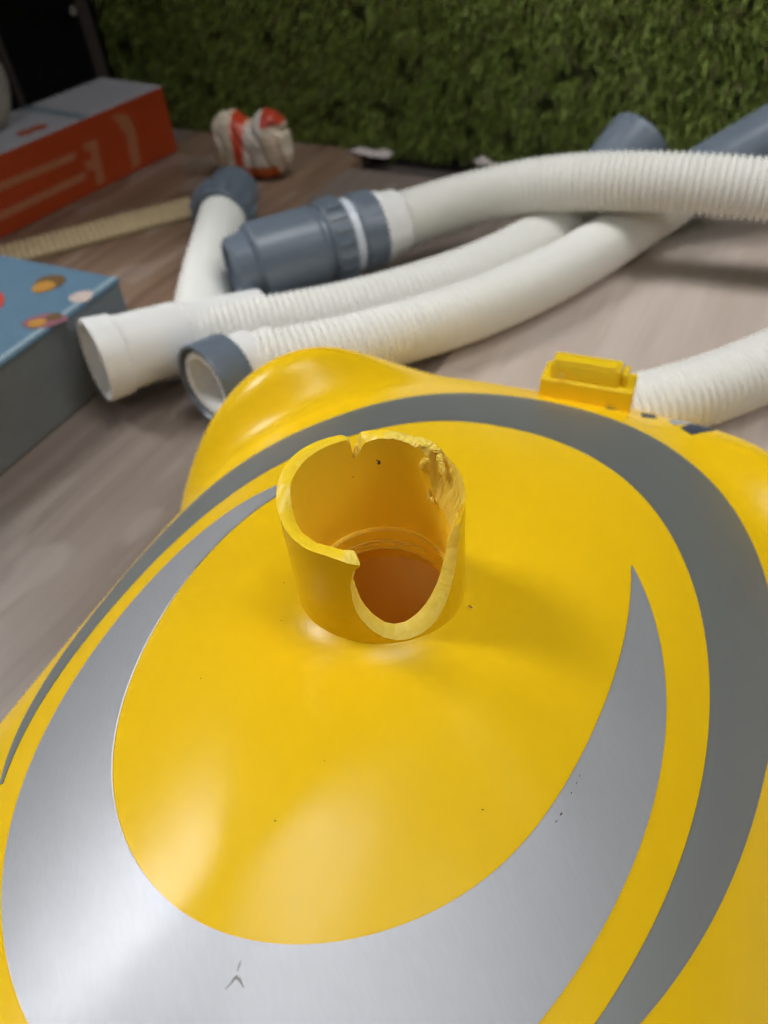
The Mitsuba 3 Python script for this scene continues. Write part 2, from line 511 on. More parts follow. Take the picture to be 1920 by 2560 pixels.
def soften(c, w):
    pad = np.concatenate([c[-w-1:-1]-[[360, 0]], c, c[1:w+1]+[[360, 0]]])
    ker = np.hanning(2*w+3)[1:-1]
    return np.stack([np.convolve(pad[:, i], ker/ker.sum(), 'valid') for i in (0, 1)], -1)


oc, ic = soften(oc, 5), soften(ic, 5)


def tear(deg):
    """How torn the edge is: clean round most of the rim and in the drilled notch, ragged at the tears."""
    d = np.asarray(deg)
    bell = lambda c, w: np.exp(-((d-c)/w)**2)
    return np.clip(.10 + 1.0*bell(123, 22) + .8*bell(150, 16) + .9*bell(-171, 5) + .5*bell(-15, 4) + .25*bell(-45, 12) + .35*bell(85, 20), 0, 1)


def jitter(c, seed, amp):
    s = np.linspace(0, 1, len(c))
    n1 = meshkit.fbm(np.stack([s*170, s*0, s*0], -1), 3, seed) - .5
    n2 = meshkit.fbm(np.stack([s*170, s*0+9, s*0], -1), 3, seed) - .5
    e = np.minimum(1, np.minimum(s, 1-s)*60)
    rough = tear(c[:, 0])*(.5 + .9*meshkit.noise(np.stack([s*22, s*0, s*0+4], -1), seed))
    return c + np.stack([n1*amp*2.2, n2*amp], -1)*(e*rough)[:, None]


oc, ic = jitter(oc, 1, .55), jitter(ic, 2, 1.0)


def cyl(th_deg, r, z):
    a = np.radians(th_deg)
    return np.stack([NX + r*np.sin(a), NY - r*np.cos(a), z], -1)


def neck_r(z, r0, inner):
    if inner:
        return r0 - .0004*np.clip((.150-z)/.03, 0, 1)
    return r0 + .0*z


def wall_mesh(curve, r0, zbot, inner):
    k = r0*np.pi/180
    c = curve.copy()
    c[:, 0] *= k
    c[:, 1] /= 1000
    ring = np.vstack([c, [[c[-1, 0], zbot], [c[0, 0], zbot]]])
    poly = Polygon(ring).buffer(0)
    if poly.geom_type != 'Polygon':
        poly = max(poly.geoms, key=lambda g: g.area)
    p, tri, _ = fill(poly, .0009, .00022)
    deg = p[:, 0]/k
    z = p[:, 1]
    r = neck_r(z, r0, inner)
    v = cyl(deg, r, z)
    a = np.radians(deg)
    n = np.stack([np.sin(a), -np.cos(a), 0*a], -1)*(-1 if inner else 1)
    if inner:
        tri = tri[:, ::-1]
    return v, tri, n


NK = CL+'__neck'
v, f, n = wall_mesh(oc, RO, .103, False)
scene[NK] = with_normals(v, f, n, 'yellow_plastic')
tag(NK, 'broken tubular yellow neck with a jagged rim and a deep round notch')
v, f, n = wall_mesh(ic, RI, .1135, True)
scene[NK+'__bore'] = with_normals(v, f, n, 'yellow_inside')
# the broken face between the two walls
rows = np.linspace(0, 1, 9)
co3, ci3 = cyl(oc[:, 0], RO, oc[:, 1]/1000), cyl(ic[:, 0], neck_r(ic[:, 1]/1000, RI, True), ic[:, 1]/1000)
fv = co3[:, None]*(1-rows)[None, :, None] + ci3[:, None]*rows[None, :, None]
mag = np.sin(rows*np.pi)[None]
wob = .55 - 2.2*np.abs(meshkit.fbm(fv*np.array([620., 620, 620]), 3, 21) - .5) - .25*meshkit.noise(fv*2600., 4)
wide = np.linalg.norm(co3-ci3, axis=1)
gouge = np.clip((wide-.0055)/.006, 0, 1)
tr = tear(oc[:, 0])[:, None]
fv[:, :, 2] += mag*(wob*(.0008*tr + .0022*gouge[:, None]) + .0003)
cen = np.array([NX, NY, 0])
radial = (fv-cen)*[1, 1, 0]
radial /= np.linalg.norm(radial, axis=2)[:, :, None]
wob2 = meshkit.fbm(fv*np.array([500., 500, 260]), 3, 5) - .5
fv += radial*(wob2*mag*(.0004*tr + .0022*gouge[:, None]))[:, :, None]
cutf = ((oc[:, 0] > -19) & (oc[:, 0] < 62)) | (tear(oc[:, 0]) > .45)
ii = np.flatnonzero(cutf[:-1] & cutf[1:])
gf = grid_faces(nk, 9)
owner = gf.min(1)//9
for part, fs in (('rim', gf[~np.isin(owner, ii)]), ('torn_edge', gf[np.isin(owner, ii)])):
    for g in trimesh.Trimesh(fv.reshape(-1, 3), fs, process=False).split(only_watertight=False):
        if len(g.faces) > 60:
            obj(part, g, 'rim_plastic' if part == 'rim' else 'torn_plastic', NK, True if part == 'rim' else 34)
tag(NK+'__torn_edge', 'pale rough broken edge round the rim and notch of the neck')
# ring lip at the bottom of the bore, scratched round
pro = [(.1215, RI-.0003), (.1212, RI-.0009), (.1206, RI-.0011), (.1180, RI-.0012), (.1150, RI-.0014), (.1137, RI-.0017), (.1126, RI-.0016), (.1118, RI-.0002)]
lip = lathe((NX, NY, 0), (0, 0, 1), pro, 256)
lv = np.array(lip.vertices)
q = meshkit.fbm(lv*[700, 700, 700], 3, 3)-.5
lv[:, 2] += q*.0006
obj('lip', trimesh.Trimesh(lv, lip.faces, process=False), 'yellow_inside', NK, 30)
rng = np.random.default_rng(3)
for z0, a0, a1, dr_ in ((.1134, 120, 250, .0018), (.1208, 105, 255, .0012), (.1165, 130, 215, .0015), (.1152, 150, 235, .0016)):
    a = np.linspace(a0, a1, 120)
    p = cyl(a, RI-dr_, z0 + .0003*(meshkit.fbm(np.stack([a*.12, a*0, a*0], -1), 2, int(z0*1e4))-.5))
    obj('scratch', tube(p, .00016 + .00010*meshkit.noise(np.stack([a*.7, a*0, a*0], -1), 4), 8), 'torn_plastic', NK, True)


def flake(deg, r, z, size, seed, tw):
    """A curled shred of torn plastic on the rim."""
    g = np.random.default_rng(seed)
    m = trimesh.creation.icosphere(3, 1.0)
    x = np.array(m.vertices)
    x *= 1 + 1.1*(meshkit.fbm(x*2.1+seed, 3, seed)-.5)[:, None]
    x *= size
    x[:, 0] += .25*x[:, 1]**2/size[1]
    Rm = trimesh.transformations.euler_matrix(*tw)[:3, :3]
    a = math.radians(deg)
    er, et = np.array([math.sin(a), -math.cos(a), 0]), np.array([math.cos(a), math.sin(a), 0])
    L = x@Rm.T
    return trimesh.Trimesh(cyl(deg, r, z) + L[:, :1]*er + L[:, 1:2]*et + L[:, 2:]*Z3, m.faces, process=False)


for i, (deg, r, z, s, tw) in enumerate([
        (131, .0199, .1512, (.00045, .0014, .0026), (.5, .1, .0)), (125.5, .0226, .1556, (.0008, .0012, .0007), (0, .4, .6)), (121, .0222, .1540, (.0008, .0021, .0009), (.4, .2, -.3)),
        (122.5, .0196, .1398, (.0005, .0013, .0009), (.6, .1, -.3)), (126.5, .0196, .1410, (.0004, .0006, .0019), (-.2, .3, .2)),
        (116, .0214, .1522, (.0006, .0011, .0020), (-.5, .2, 0)), (135, .0210, .1566, (.0010, .0014, .0004), (.1, .3, .2)),
        (-170.5, .0214, .1505, (.0010, .0005, .0012), (.2, .5, .1)), (-12.5, .0230, .1538, (.0010, .0005, .0005), (.2, .3, .4)), (-15.8, .0233, .1512, (.0005, .0004, .0008), (.3, .3, .1)), (-16.6, .0235, .1492, (.0003, .0003, .0007), (.5, .1, .1))]):
    obj('plastic_shred', flake(deg, r, z, np.array(s), 30+i, tw), 'torn_plastic', NK, True)
# small marks: two specks inside the neck, a pit beside its foot


def speck(p, n, size, seed, bs, parent, name='speck'):
    n = np.asarray(n, float)/np.linalg.norm(n)
    x = np.cross(n, [.3, .5, .81]); x /= np.linalg.norm(x)
    y = np.cross(n, x)
    m = trimesh.creation.icosphere(2, 1.0)
    w = np.array(m.vertices)
    w *= 1 + .9*(meshkit.fbm(w*1.8+seed, 2, seed)-.5)[:, None]
    w *= size
    return obj(name, trimesh.Trimesh(np.asarray(p) + w[:, :1]*x + w[:, 1:2]*y + w[:, 2:]*n, m.faces, process=False), bs, parent, True)


for deg, z, s in ((172, .1472, (.0004, .00075, .00015)), (173, .1480, (.00035, .0003, .00015)), (-166, .1432, (.0003, .0005, .0001))):
    speck(cyl(deg, RI, z), cyl(deg, -1., 0)-cyl(deg, 0., 0), s, int(z*1e5), 'dirt', NK)


def surf_pt(u, v, off=0.):
    xy = to_xy(u, v)
    e = 4e-4
    x, y = xy[..., 0], xy[..., 1]
    zx = (body_z(x+e, y) - body_z(x-e, y))/(2*e)
    zy = (body_z(x, y+e) - body_z(x, y-e))/(2*e)
    n = np.stack([-zx, -zy, np.ones_like(zx)], -1)
    n /= np.linalg.norm(n, axis=-1, keepdims=True)
    return np.concatenate([xy, body_z(x, y)[..., None]], -1) + n*off, n


def on_shell(name, poly, bs, off, step=.0022, edge=.0011, parent=CL, edge_bs=None, sink=.0006):
    """A thin sheet lying on the shell over the outline poly in (u, v), with its cut edge."""
    p, tri, nb = fill(poly, step, edge)
    v, n = surf_pt(p[:, 0], p[:, 1], off)
    tri = tri[:, ::-1]
    if trimesh.triangles.normals(v[tri[:50]])[0][:, 2].mean() < 0:
        tri = tri[:, ::-1]
    rim = v[:nb]
    low = rim - n[:nb]*(off+sink)
    i = np.arange(nb); j = (i+1) % nb
    m = len(v)
    V = np.vstack([v, rim, low]); NN = np.vstack([n, n[:nb], n[:nb]])
    F = np.vstack([tri, np.stack([m+i, m+j, m+nb+j], -1), np.stack([m+i, m+nb+j, m+nb+i], -1)])
    key = numbered(f'{parent}__{name}')
    scene[key] = with_normals(V, F, NN, bs)
    return key


def spl(pts, n=160, s=3.):
    p = np.asarray(pts, float)
    d = np.concatenate([[0], np.cumsum(np.linalg.norm(np.diff(p, axis=0), axis=1))])
    tck, _ = splprep(p.T, u=d, s=s*len(p)*.25, k=3)
    return np.stack(splev(np.linspace(0, d[-1], n), tck), -1)/1000


BAND_OUT = [(-83, -81.4), (-74.5, -90.6), (-58.8, -101.5), (-38.2, -110.8), (-16.7, -117.8), (9.4, -121.6), (34, -120.5), (50.7, -115.5), (63, -106), (77.5, -92.5), (102.5, -73), (130.5, -55.3), (152, -34.8), (167.5, -17.1),
            (174, -1.7), (169.9, 28.4), (157, 53.3), (140.8, 74.5), (128, 91), (112, 103.5), (87.2, 113), (48, 117.5), (9, 116.4), (-10.9, 112.6), (-27.4, 108), (-46.1, 101.7), (-63.2, 94.5), (-75.1, 88.5), (-90, 79), (-103, 68)]
BAND_IN = [(-103, 68), (-92, 72.5), (-80.2, 78.5), (-65.3, 84.6), (-50.6, 89.7), (-33.4, 93.6), (-15.5, 95.5), (5.6, 96.1), (21.6, 95.3), (49.8, 88.7), (63.8, 82.7), (75.5, 76.1), (87.6, 66.8), (100.6, 53.4), (114.8, 31.1),
           (121.9, 10.8), (122.5, -2.3), (117.8, -17.3), (107.8, -34.6), (85, -52.1), (70.9, -64), (58.6, -70.2), (46.6, -78.5), (33.5, -87.5), (18.9, -95.3), (0, -100.5), (-19.5, -102.2), (-39.6, -99.9), (-55.9, -94.8), (-70, -88), (-83, -81.4)]
CRES_OUT = [(56, -44.5), (49, -55), (42.5, -62.5), (34.4, -71.3), (21.4, -79.2), (4.5, -84.9), (-17.2, -87.6), (-36.8, -87.8), (-47.7, -86), (-62.2, -80.6), (-73.5, -75.5), (-88.2, -65.6), (-99.3, -56.5), (-107.6, -48), (-114.2, -39.6), (-119.3, -31.2), (-124, -22.3),
            (-129, -8), (-130.5, 8), (-128, 24), (-120, 40), (-105, 55), (-85.6, 67.7), (-75.2, 72.2), (-62, 76.3), (-46.7, 80.8), (-29.1, 83.4), (-11.1, 84), (10.8, 82.1), (23.9, 78.6), (36.4, 73.2), (47.3, 65.9)]
CRES_IN = [(47.3, 65.9), (32.5, 68.0), (12.1, 68.8), (.4, 68.1), (-25.3, 64), (-42.9, 60.3), (-55.6, 55.1), (-66.7, 49.1), (-77.1, 42.2), (-84.8, 35), (-90.7, 27.2), (-95.6, 17.2), (-97.4, 10.6), (-98.2, 3.3), (-97.3, -5.6), (-93.6, -16.3), (-88, -26.1), (-80, -35.6),
           (-72, -42.9), (-59.4, -51.8), (-48.3, -57.5), (-42.1, -59.9), (-19.2, -66.1), (-.1, -66.8), (15.5, -64.3), (38, -57.0), (56, -44.5)]
band = Polygon(np.vstack([spl(BAND_OUT, 260), spl(BAND_IN, 240)])).buffer(0)
cres = Polygon(np.vstack([spl(CRES_OUT, 240, 1.), spl(CRES_IN, 220, 1.)])).buffer(0)
big = lambda g: g if g.geom_type == 'Polygon' else max(g.geoms, key=lambda h: h.area)
band, cres = big(band), big(cres)
k = on_shell('stripe', band, 'grey_film', .00022)
tag(k, 'outer narrow silver grey stripe curving round the dome')
k = on_shell('stripe', cres, 'silver_film', .00032)
tag(k, 'inner wide brushed silver crescent round the yellow oval')
# edge of the crescent on its inner left side, highlight painted in
ce = spl(CRES_IN, 400, 1.)[205:330]
pv, pn = surf_pt(ce[:, 0], ce[:, 1], .00022)
s = np.linspace(0, 1, len(ce))
k = obj('stripe_edge', tube(pv, .00006 + .00020*np.sin(np.pi*s), 10), 'film_edge', CL, True)
tag(k, 'pale lifted edge of the silver crescent')
for name, pts, bs in (('vent_slot', [(163.7, 79.4), (172.5, 74.2), (182.8, 79.3), (189.4, 90.7), (172, 88.6)], 'dark_slot'), ('vent_slot', [(195.1, 55.5), (198.1, 62.7), (185.8, 63.1), (182.9, 56.5)], 'dark_slot'),
                      ('vent_slot', [(205, 21), (196, 46.7), (187, 47), (184, 40), (194, 33)], 'dark_slot'), ('grey_label', [(185.9, 68.4), (192.3, 74.8), (188.6, 82.6), (182.0, 77.8), (176.2, 71.5)], 'grey_print')):
    on_shell(name, Polygon(np.array(pts)/1000), bs, .0003, .0012, .0012)
# the pit and dirt marks
sp, sn = surf_pt(np.array(.0017), np.array(.0262))
a = np.linspace(0, 2*np.pi, 40)
x3 = np.cross(sn, [0, 1., 0]); x3 /= np.linalg.norm(x3); y3 = np.cross(sn, x3)
obj('pit', tube(sp + .0010*np.cos(a)[:, None]*x3 + .0007*np.sin(a)[:, None]*y3, .00022, 10), 'yellow_plastic', CL, True)
speck(sp, sn, (.0008, .00052, .00012), 3, 'ochre_print', CL)
for u, v, s in ((-.0075, -.0287, .00028), (-.046, -.033, .0003), (-.0745, .006, .00035), (-.058, .010, .0002), (-.052, .046, .0003), (-.022, -.0215, .00025), (.012, .033, .0002)):
    sp, sn = surf_pt(np.array(u), np.array(v))
    speck(sp, sn, (s*.7, s*.4, .00005), int(abs(u)*1e5), 'dirt', CL)


def mark(pts, r, bs='scratch', name='scratch'):
    p = np.array(pts, float)/1000
    q = np.stack([np.interp(np.linspace(0, len(p)-1, 24), np.arange(len(p)), p[:, i]) for i in (0, 1)], -1)
    v, _ = surf_pt(q[:, 0], q[:, 1], .0003 if bs != "scuff" else -.00027)
    obj(name, tube(v, r*np.sin(np.linspace(.25, 2.9, 24)), 8), bs, CL, True)


mark([(-105.6, 11.6), (-103.0, 12.4), (-103.2, 13.2), (-104.0, 14.6)], .0003)
mark([(-102.2, 12.2), (-100.2, 12.0)], .00018)
for pts, r in (([(-31.6, 64.9), (-32.2, 64.8)], .00012), ([(-33.9, 64.6), (-34.6, 64.4)], .00013), ([(-36.9, 64.0), (-37.6, 63.8)], .00013), ([(-43.0, 62.9), (-44.0, 62.5)], .0002), ([(-45.4, 62.2), (-46.1, 61.9)], .00016)):
    mark(pts, r, 'dirt')

# hairline scuffs and dust on the yellow oval
rng = np.random.default_rng(17)
for k in range(3):
    u0, v0 = rng.uniform(-.09, .09), rng.uniform(-.085, .085)
    if math.hypot(u0, v0) < .03:
        continue
    sp, sn = surf_pt(np.array(u0), np.array(v0), .0003 if (u0/.096)**2+(v0/.064)**2 > .95 else 0.)
    q = rng.uniform(.00009, .00018)
    speck(sp, sn, (q, q*.7, .00005), k+50, 'dirt' if k % 3 == 0 else 'scuff', CL)

# the clip at the rear of the cleaner
CK = CL+'__clip'
co = np.array([*to_xy(.1925, .0275), 0])


def clip_box(du, dv, z, sx, sy, sz, r=.0012):
    return move(rbox(sx, sy, sz, r), V3, -U3, Z3*1.0, co + U3*du + V3*dv + Z3*z)


def shear_front(m, z0, z1, amount):
    v = np.array(m.vertices)
    t = np.clip((v[:, 2]-z0)/(z1-z0), 0, 1)
    v += (U3*amount)[None]*t[:, None]
    return trimesh.Trimesh(v, m.faces, process=False)


scene[CK] = mikit.ply(shear_front(clip_box(0, 0, .040, .0455, .017, .0243), .055, .0643, .004), 'clip_plastic', 30)
tag(CK, 'bright yellow moulded clip standing at the rear edge of the dome')
obj('block', shear_front(clip_box(.002, -.0015, .0637, .0335, .010, .0090), .065, .0727, .002), 'clip_plastic', CK, 30)
obj('ridge', clip_box(.0025, -.002, .0723, .0300, .0065, .0014, .0005), 'clip_plastic', CK, 30)
obj('side_tab', clip_box(.004, .0172, .0637, .0030, .009, .0070, .0008), 'clip_plastic', CK, 30)
obj('pocket', move(lathe((0, 0, 0), (1, 0, 0), [(0, 0), (0, .0022), (.0006, .0024), (.0006, .0001)], 24), -U3, V3, Z3, co - U3*.0042 + V3*(-.0125) + Z3*.0672), 'torn_plastic', CK, 30)

# ------------------------------------------------------------------ hoses
HR = .0205


def ribbed(pts, r=HR, pitch=.0047, amp=.0034, smooth=1e-5):
    p = path(pts, pitch/10, smooth)
    s = np.arange(len(p))*pitch/10
    w = np.abs(np.sin(np.pi*s/pitch))**1.1
    rng = np.random.default_rng(len(p))
    wob = 1 + .012*(meshkit.fbm(np.stack([s*9, s*0, s*0], -1), 2, 6)-.5)
    return p, tube(p, (r-amp+amp*w)*wob, 40)


def fit_axis(p, at_start=True):
    d = p[0]-p[12] if at_start else p[-1]-p[-13]
    return (p[0] if at_start else p[-1]), d/np.linalg.norm(d)


# upper hose with the big grey coupling
HA = 'vacuum_hose'
p, m = ribbed([(.022, .5405, .045), (.058, .5555, .045), (.096, .566, .048), (.134, .558, .054), (.168, .541, .062), (.207, .52, .066), (.243, .503, .066), (.279, .487, .066), (.33, .465, .063), (.42, .44, .05), (.55, .44, .03)])
tag(HA, 'topmost white ribbed hose arching over the others, grey coupling on its left end', 'hose', 'white ribbed pool hoses on the floor')
obj('ribbed_tube', m, 'hose_white', HA, True)
o, d = fit_axis(p)
d = np.array([-.93, -.35, -.03]); d /= np.linalg.norm(d)
obj('cuff', lathe(o-d*.012, d, [(-.003, .0205), (0, .0226), (.010, .0232), (.0135, .0250), (.017, .0253), (.022, .0253), (.022, .018)], 64), 'cuff_white', HA, 35)
L0 = .019
obj('end_collar', lathe(o, d, [(.006, .021), (.006, .0262), (.0075, .0277), (.0235, .0283), (.025, .0272), (.025, .020)], 64), 'grey_plastic', HA, 35)
obj('seal_ring', lathe(o, d, [(.024, .022), (.024, .0262), (.0315, .0262), (.0315, .022)], 64), 'grey_light', HA, 35)
ck = HA+'__coupling'
scene[ck] = mikit.ply(lathe(o, d, [(.0312, .020), (.0312, .0272), (.0325, .0288), (.047, .0292), (.0485, .0284), (.0488, .0262), (.0525, .0262), (.0530, .0272), (.0550, .0284), (.101, .0290), (.103, .0278), (.105, .0246), (.117, .0232), (.119, .0215), (.119, .0195), (.116, .0190), (.1155, .0001)], 72), 'grey_plastic', 30)
tag(ck, 'dark grey stepped screw coupling')
for k in range(20):
    a = 2*np.pi*k/20
    x = np.cross(d, Z3); x /= np.linalg.norm(x); y = np.cross(d, x)
    e = math.cos(a)*x + math.sin(a)*y
    obj('grip_rib', move(rbox(.013, .0036, .0020, .0006, 1), d, np.cross(e, d), e, o + d*.0395 + e*.0286), 'grey_plastic', ck, 30)

# hose with a white cuff whose end faces left
HB = 'vacuum_hose_001'
pb = [(-.120, .4330, .0335), (-.09, .443, .028), (-.06, .4515, .024), (-.027, .4605, .0215), (.02, .472, .0215), (.069, .491, .0215), (.126, .53, .0215), (.160, .556, .0235), (.187, .5785, .031), (.208, .594, .044)]
p, m = ribbed(pb)
tag(HB, 'white ribbed hose with an open white cuff on its left end beside the blue box', 'hose', 'white ribbed pool hoses on the floor')
obj('ribbed_tube', m, 'hose_white', HB, True)
o, d = fit_axis(p)
d = np.array([-.845, -.52, .11]); d /= np.linalg.norm(d)
obj('cuff', lathe(o, d, [(-.004, .0195), (-.003, .0212), (.001, .0222), (.036, .0232), (.0405, .0238), (.0415, .0252), (.0560, .0262), (.0575, .0256), (.0575, .0236), (.052, .0232), (.020, .0215), (-.002, .0205), (-.06, .016)], 72), 'cuff_white', HB, 35)
o2, d2 = fit_axis(p, False)
d2 = np.array([.239-.208, .612-.594, .070-.044]); d2 /= np.linalg.norm(d2)
obj('end_tube', lathe(o2, d2, [(-.03, .020), (-.03, .0232), (-.012, .0236), (-.010, .0250), (.0330, .0256), (.0375, .0240), (.0400, .0200), (.0412, .012), (.0414, .0001)], 56), 'grey_plastic', HB, 35)
tag(HB+'__end_tube', 'smooth grey end tube leaning towards the turf wall')

# hose with the grey threaded ring
HC = 'vacuum_hose_002'
p, m = ribbed([(-.074, .399, .029), (-.035, .4065, .0265), (.019, .424, .0235), (.068, .444, .0215), (.124, .475, .0215), (.163, .5035, .0215), (.200, .532, .0225), (.237, .5565, .028), (.272, .568, .042)])
tag(HC, 'white ribbed hose ending in a grey threaded ring behind the yellow bulge', 'hose', 'white ribbed pool hoses on the floor')
obj('ribbed_tube', m, 'hose_white', HC, True)
o, d = fit_axis(p)
d = np.array([-.75, -.655, .07]); d /= np.linalg.norm(d)
obj('cuff', lathe(o, d, [(-.004, .0195), (-.003, .0205), (.004, .0208), (.0315, .0210), (.0330, .0206), (.0330, .0170), (.030, .0168), (-.02, .0165)], 64), 'cuff_white', HC, 35)
pro = [(.0125, .0212), (.0125, .0246), (.014, .0252), (.0335, .0258), (.0350, .0254)]
for k in range(4):
    x = .0350 - k*.0045
    pro += [(x, .0236), (x-.0016, .0226), (x-.0026, .0226), (x-.0044, .0236)]
obj('threaded_ring', lathe(o, d, pro, 72), 'grey_plastic', HC, 30)
tag(HC+'__threaded_ring', 'open dark grey threaded ring')
o2 = p[-1]
d2 = np.array([.060, .003, .029]); d2 /= np.linalg.norm(d2)
obj('end_tube', lathe(o2, d2, [(-.03, .020), (-.03, .0232), (-.012, .0236), (-.010, .0250), (.085, .0256), (.0895, .0240), (.092, .020), (.0932, .012), (.0934, .0001)], 56), 'grey_plastic', HC, 35)

# hose on the right behind the clip
HD = 'vacuum_hose_003'
p, m = ribbed([(.10, .322, .021), (.146, .3225, .021), (.188, .333, .021), (.232, .3515, .021), (.296, .385, .021), (.40, .44, .021), (.52, .48, .021)])
obj('ribbed_tube', m, 'hose_white', HD, True)
tag(HD, 'white ribbed hose running off to the right behind the yellow clip', 'hose', 'white ribbed pool hoses on the floor')

# hose with the grey cap, on the brown planks
HE = 'vacuum_hose_004'
p, m = ribbed([(-.112, .650, .0225), (-.1125, .615, .0215), (-.1145, .567, .0205), (-.115, .521, .0205), (-.112, .455, .0205)], amp=.0006)
obj('ribbed_tube', m, 'hose_white', HE, True)
tag(HE, 'short white hose lying under the cuffed hose with a grey cap on its far end', 'hose', 'white ribbed pool hoses on the floor')
o, d = fit_axis(p)
d = np.array([.16, .985, .03]); d /= np.linalg.norm(d)
obj('cap_ring', lathe(o, d, [(-.012, .0205), (-.012, .0246), (-.010, .0260), (.012, .0266), (.0135, .0256), (.0135, .021)], 64), 'grey_plastic', HE, 35)
obj('cap', lathe(o, d, [(.013, .021), (.0135, .0226), (.042, .0228), (.046, .0216), (.050, .0190), (.051, .012), (.051, 0)], 64), 'grey_plastic', HE, 35)
for k in range(16):
    a = 2*np.pi*k/16
    x = np.cross(d, Z3); x /= np.linalg.norm(x); y = np.cross(d, x)
    e = math.cos(a)*x + math.sin(a)*y
    obj('grip_rib', move(rbox(.020, .0040, .0028, .0008, 1), d, np.cross(e, d), e, o + d*.001 + e*.0256), 'grey_plastic', HE, 30)

# ------------------------------------------------------------------ boxes on the left
OB = 'orange_box'
bx = np.array([.605, .796, 0]); bx /= np.linalg.norm(bx)      # along the box, away from the photographer
ax = np.array([bx[1], -bx[0], 0])                               # towards its printed side
oc3 = np.array([-.187, .889, 0])
OL, OWD, OH = .36, .095, .066
cen = oc3 - bx*OL/2 - ax*OWD/2
scene[OB] = mikit.ply(move(rbox(OWD, OL, OH-.0012, .0016), ax, bx, Z3, cen), 'orange_card', 30)
tag(OB, 'long orange cardboard box with white top and pale print beside the turf wall', 'box')
top = rbox(OWD-.001, OL-.001, .0010, .0004)
obj('top_panel', move(top, ax, bx, Z3, cen + Z3*(OH-.0011)), 'white_card', OB, 30)


def on_side(name, quad, bs='pale_print'):
    """Flat print on the box's long side: points = (mm along the side from its far end, height in mm)."""
    pts = np.array(quad, float)/1000
    m = trimesh.creation.extrude_polygon(Polygon(pts), .0006, engine='earcut')
    obj(name, move(m, -bx, Z3, ax, oc3 + ax*(-.0003)), bs, OB)


on_side('print', [(74, 59), (54, 54), (50, 38), (56, 6), (68, 4), (64, 36)])
on_side('print', [(116, 46), (101, 45), (103, 30), (107, 5), (118, 6), (114, 20), (122, 21), (124, 30), (113, 30), (112, 38), (120, 40)])
on_side('print', [(128, 42), (132, 36), (245, 38), (241, 45)])
on_side('print', [(124, 22), (128, 15), (255, 15), (252, 22)])
for c in ((-.302, .778), (-.292, .789)):
    obj('logo', move(lathe((0, 0, 0), (0, 1e-6, 1), [(0, 0), (0, .0085), (.0005, .0085), (.0005, .0001)], 24), ax, bx, Z3, (c[0], c[1], OH-.0003)), 'orange_print', OB)
m = trimesh.creation.box((.008, .055, .0005))
obj('tape', move(rbox(.0945, .012, .0005, .0002, 1), ax, bx, Z3, cen + bx*.075 + Z3*(OH-.0003)), 'card_edge', OB)

BB = 'blue_box'
ex = np.array([.5, .866, 0]); ey = np.array([.866, -.5, 0])
corner = np.array([-.1595, .4700, 0])        # its far right corner
BL, BW, BH = .34, .155, .060
cen = corner - ex*BL/2 - ey*BW/2
scene[BB] = mikit.ply(move(rbox(BW, BL, BH-.003, .002), ey, ex, Z3, cen), 'grey_card', 30)
tag(BB, 'light blue and grey box with small pictures on its top at the left edge', 'box')
obj('lid', move(rbox(BW+.002, BL+.002, .0035, .0016), ey, ex, Z3, cen + Z3*(BH-.0035)), 'blue_card', BB, 30)
obj('lid_edge', move(rbox(.004, BL+.0015, .0008, .0003), ey, ex, Z3, cen + ey*(BW/2-.0025) + Z3*(BH-.0004)), 'card_edge', BB, 30)


def sticker(x, y, rx, ry, seed, bs, z=.0003):
    a = np.linspace(0, 2*np.pi, 36, endpoint=False)
    r = 1 + .35*(meshkit.fbm(np.stack([np.cos(a)+seed, np.sin(a), 0*a], -1), 2, seed)-.5)
    m = trimesh.creation.extrude_polygon(Polygon(np.stack([rx*r*np.cos(a), ry*r*np.sin(a)], -1)), .0004, engine='earcut')
    obj('picture', move(m, o=(x, y, BH+z-.0002)), bs, BB)


sticker(-.2055, .4735, .0100, .0105, 2, 'brown_print')
sticker(-.2085, .4665, .0075, .0075, 3, 'ochre_print', .0006)
sticker(-.1785, .4485, .0078, .0080, 4, 'peach_print')
sticker(-.1965, .4215, .0130, .0085, 5, 'plum_print')
sticker(-.2000, .4195, .0065, .0050, 6, 'ochre_print', .0006)
sticker(-.1905, .4250, .0050, .0042, 9, 'brown_print', .0006)
sticker(-.2640, .4480, .0330, .0330, 7, 'red_print')
sticker(-.2665, .4490, .0300, .0300, 8, 'ochre_print', .0006)

# ------------------------------------------------------------------ small things by the wall
# crumpled packet
pm = trimesh.creation.icosphere(5, 1.0)
w = np.array(pm.vertices)
w = np.sign(w)*np.abs(w)**.72
w *= (.040, .021, .032)
cr = meshkit.fbm(w*[75, 75, 75], 4, 12)
fold = np.abs(((w[:, 0]*52 + 1.6*meshkit.noise(w*40, 2)) % 1)-.5)
w *= (1 + .15*(cr-.5) - .14*(fold < .12)*(.12-fold)/.12)[:, None]
w[:, 2] -= .012*np.exp(-(w[:, 0]/.010)**2)*(w[:, 2] > 0)
s0, s1 = w[:, 0]/.04, w[:, 2]/.032
cc = np.tile([.56, .47, .36], (len(w), 1))
cc[(s0 > -.34) & (s0 < -.08+.10*s1)] = (.46, .050, .018)
cc[(s0 > -.05+.1*s1) & (s0 < .42)] = (.60, .56, .50)
cc[(s0 > .42) & (s1 > .60)] = (.42, .045, .02)
cc[(s0 > -.3) & (s0 < .72) & (s1 < -.52)] = (.48, .105, .015)
lines = (np.abs(((s1*5.2) % 1)-.5) < .14) & (s0 > .0) & (s0 < .9) & (s1 < .4)
cc[lines] *= (.80, .66, .55)
cc *= 1.1
w[:, 2] -= w[:, 2].min()
